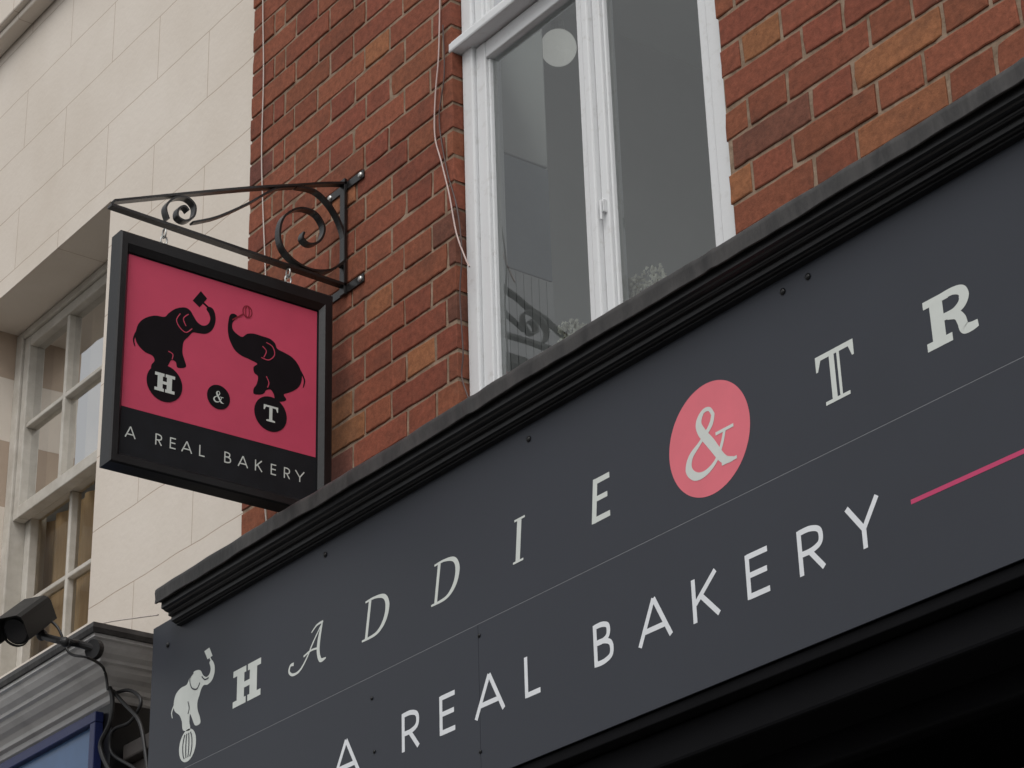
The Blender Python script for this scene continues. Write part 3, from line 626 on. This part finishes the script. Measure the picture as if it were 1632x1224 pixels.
# squared-off sunshield wrapping the housing
sec=[(-.042,-.020),(-.042,.026),(-.038,.036),(-.028,.042),(.028,.042),(.038,.036),(.042,.026),(.042,-.020)]
mb=MB(); A2=A-d*.010; B2=B+d*.022
for (p_,q_) in sec:
    for Pp in(A2,B2):
        for s_ in(.94,1.0): mb.v.append(tuple(Pp+sd*p_*s_+u_*q_*s_))
for k in range(len(sec)-1):
    q=4*k
    mb.f+=[(q+1,q+3,q+7,q+5),(q,q+4,q+6,q+2),(q,q+1,q+5,q+4),(q+2,q+6,q+7,q+3)]
mb.obj('sunshield',M_cctv,sc_)
mb=MB(); mb.tube([A+d*.02-u_*.03,A+d*.010-u_*.05,W3(100,1022,.38),W3(125,1026,.34),W3(150,1034,.305)],.009,10); mb.ball(A+d*.010-u_*.048,.014,8); mb.ball(W3(104,1023,.375),.012,8)
mb.cyl(W3(147,1034,.312),W3(154,1036,.298),.024,.024,18); mb.obj('mounting_arm',M_rubber,sc_,smooth=False)
mb=MB(); mb.tube([A-d*.01,W3(92,1000,.37),W3(110,1040,.35),W3(140,1048,.34),W3(165,1065,.24),W3(172,1100,.22)],.0035,8); mb.obj('camera_lead',M_rubber,sc_,smooth=True)

# ================================================================== CABLES
def cable(name,label,pts,p,r,mt,group='cables clipped to the facade'):
    w=[W3(x,y,p) for x,y in pts]; mb=MB(); mb.tube(w,r,7); o=mb.obj(name,mt,None,smooth=True); o['label']=label; o['category']='cable'; o['group']=group; return o
cable('wall_cable','thin pale cable running down red brick near building edge',[(421,-160),(419,0),(420,120),(417,240),(419,330),(424,480),(420,640),(422,800),(428,850)],.006,.0018,M_cable)
cable('wall_cable','thin pale pinkish cable drooping beside white window',[(702,-120),(701,0),(699,90),(694,150),(693,215),(704,260),(716,310),(727,370),(741,410),(748,425)],.007,.0019,M_cablep)
cable('wall_cable','thin brown cable following brick window edge',[(706,40),(708,120),(700,190),(712,270),(728,330),(736,400),(733,470),(738,560),(736,600),(747,636)],.006,.0018,M_cableb)
cable('wall_cable','thin grey cable crossing the cream wall to fascia',[(130,1003),(170,992),(215,985),(252,980)],.02,.002,M_cable)
G='black cables hanging beside the shop pilaster'
cable('hanging_cable','black cable looping beside dark pilaster',[(158,1038),(162,1075),(178,1105),(176,1150),(160,1190),(178,1235)],.20,.006,M_rubber,G)
cable('hanging_cable','black cable looping beside dark pilaster',[(150,1048),(172,1090),(196,1120),(222,1150),(232,1200),(236,1240)],.19,.005,M_rubber,G)
cable('hanging_cable','coiled black cable beside dark pilaster',[(170,1110),(205,1100),(225,1118),(208,1150),(180,1165),(178,1200),(215,1225),(230,1245)],.18,.0045,M_rubber,G)

# ================================================================== GROUND
def struct(name,mb,mt):
    o=mb.obj(name,mt); o['kind']='structure'; return o
mb=MB(); mb.face([(-150,-150,0),(150,-150,0),(150,150,0),(-150,150,0)]); struct('road',mb,M_road)
mb=MB(); mb.box(-60,60,-3.9,5,-.05,.12); struct('pavement',mb,M_pave)

# ================================================================== LIGHT
w=bpy.data.worlds.new('World'); scn.world=w; w.use_nodes=True; n=w.node_tree.nodes; l=w.node_tree.links
bg=n['Background']; sk=n.new('ShaderNodeTexSky'); sk.sky_type='NISHITA'; sk.sun_disc=False
EL_,AZ=math.radians(52),math.radians(150)
sk.sun_elevation=EL_; sk.sun_rotation=AZ; sk.air_density=1.5; sk.dust_density=3
hsn=n.new('ShaderNodeHueSaturation'); hsn.inputs['Saturation'].default_value=.08; l.new(sk.outputs[0],hsn.inputs['Color']); l.new(hsn.outputs[0],bg.inputs[0]); bg.inputs[1].default_value=.125
sl=bpy.data.lights.new('sun','SUN'); sl.energy=1.2; sl.angle=math.radians(35); sl.color=(1,.97,.93)
so=bpy.data.objects.new('sun',sl); COL.objects.link(so)
D=Vector((math.sin(AZ)*math.cos(EL_),math.cos(AZ)*math.cos(EL_),math.sin(EL_)))
so.rotation_euler=D.to_track_quat('Z','Y').to_euler()
scn.view_settings.view_transform='Standard'; scn.view_settings.look='None'; scn.view_settings.exposure=0
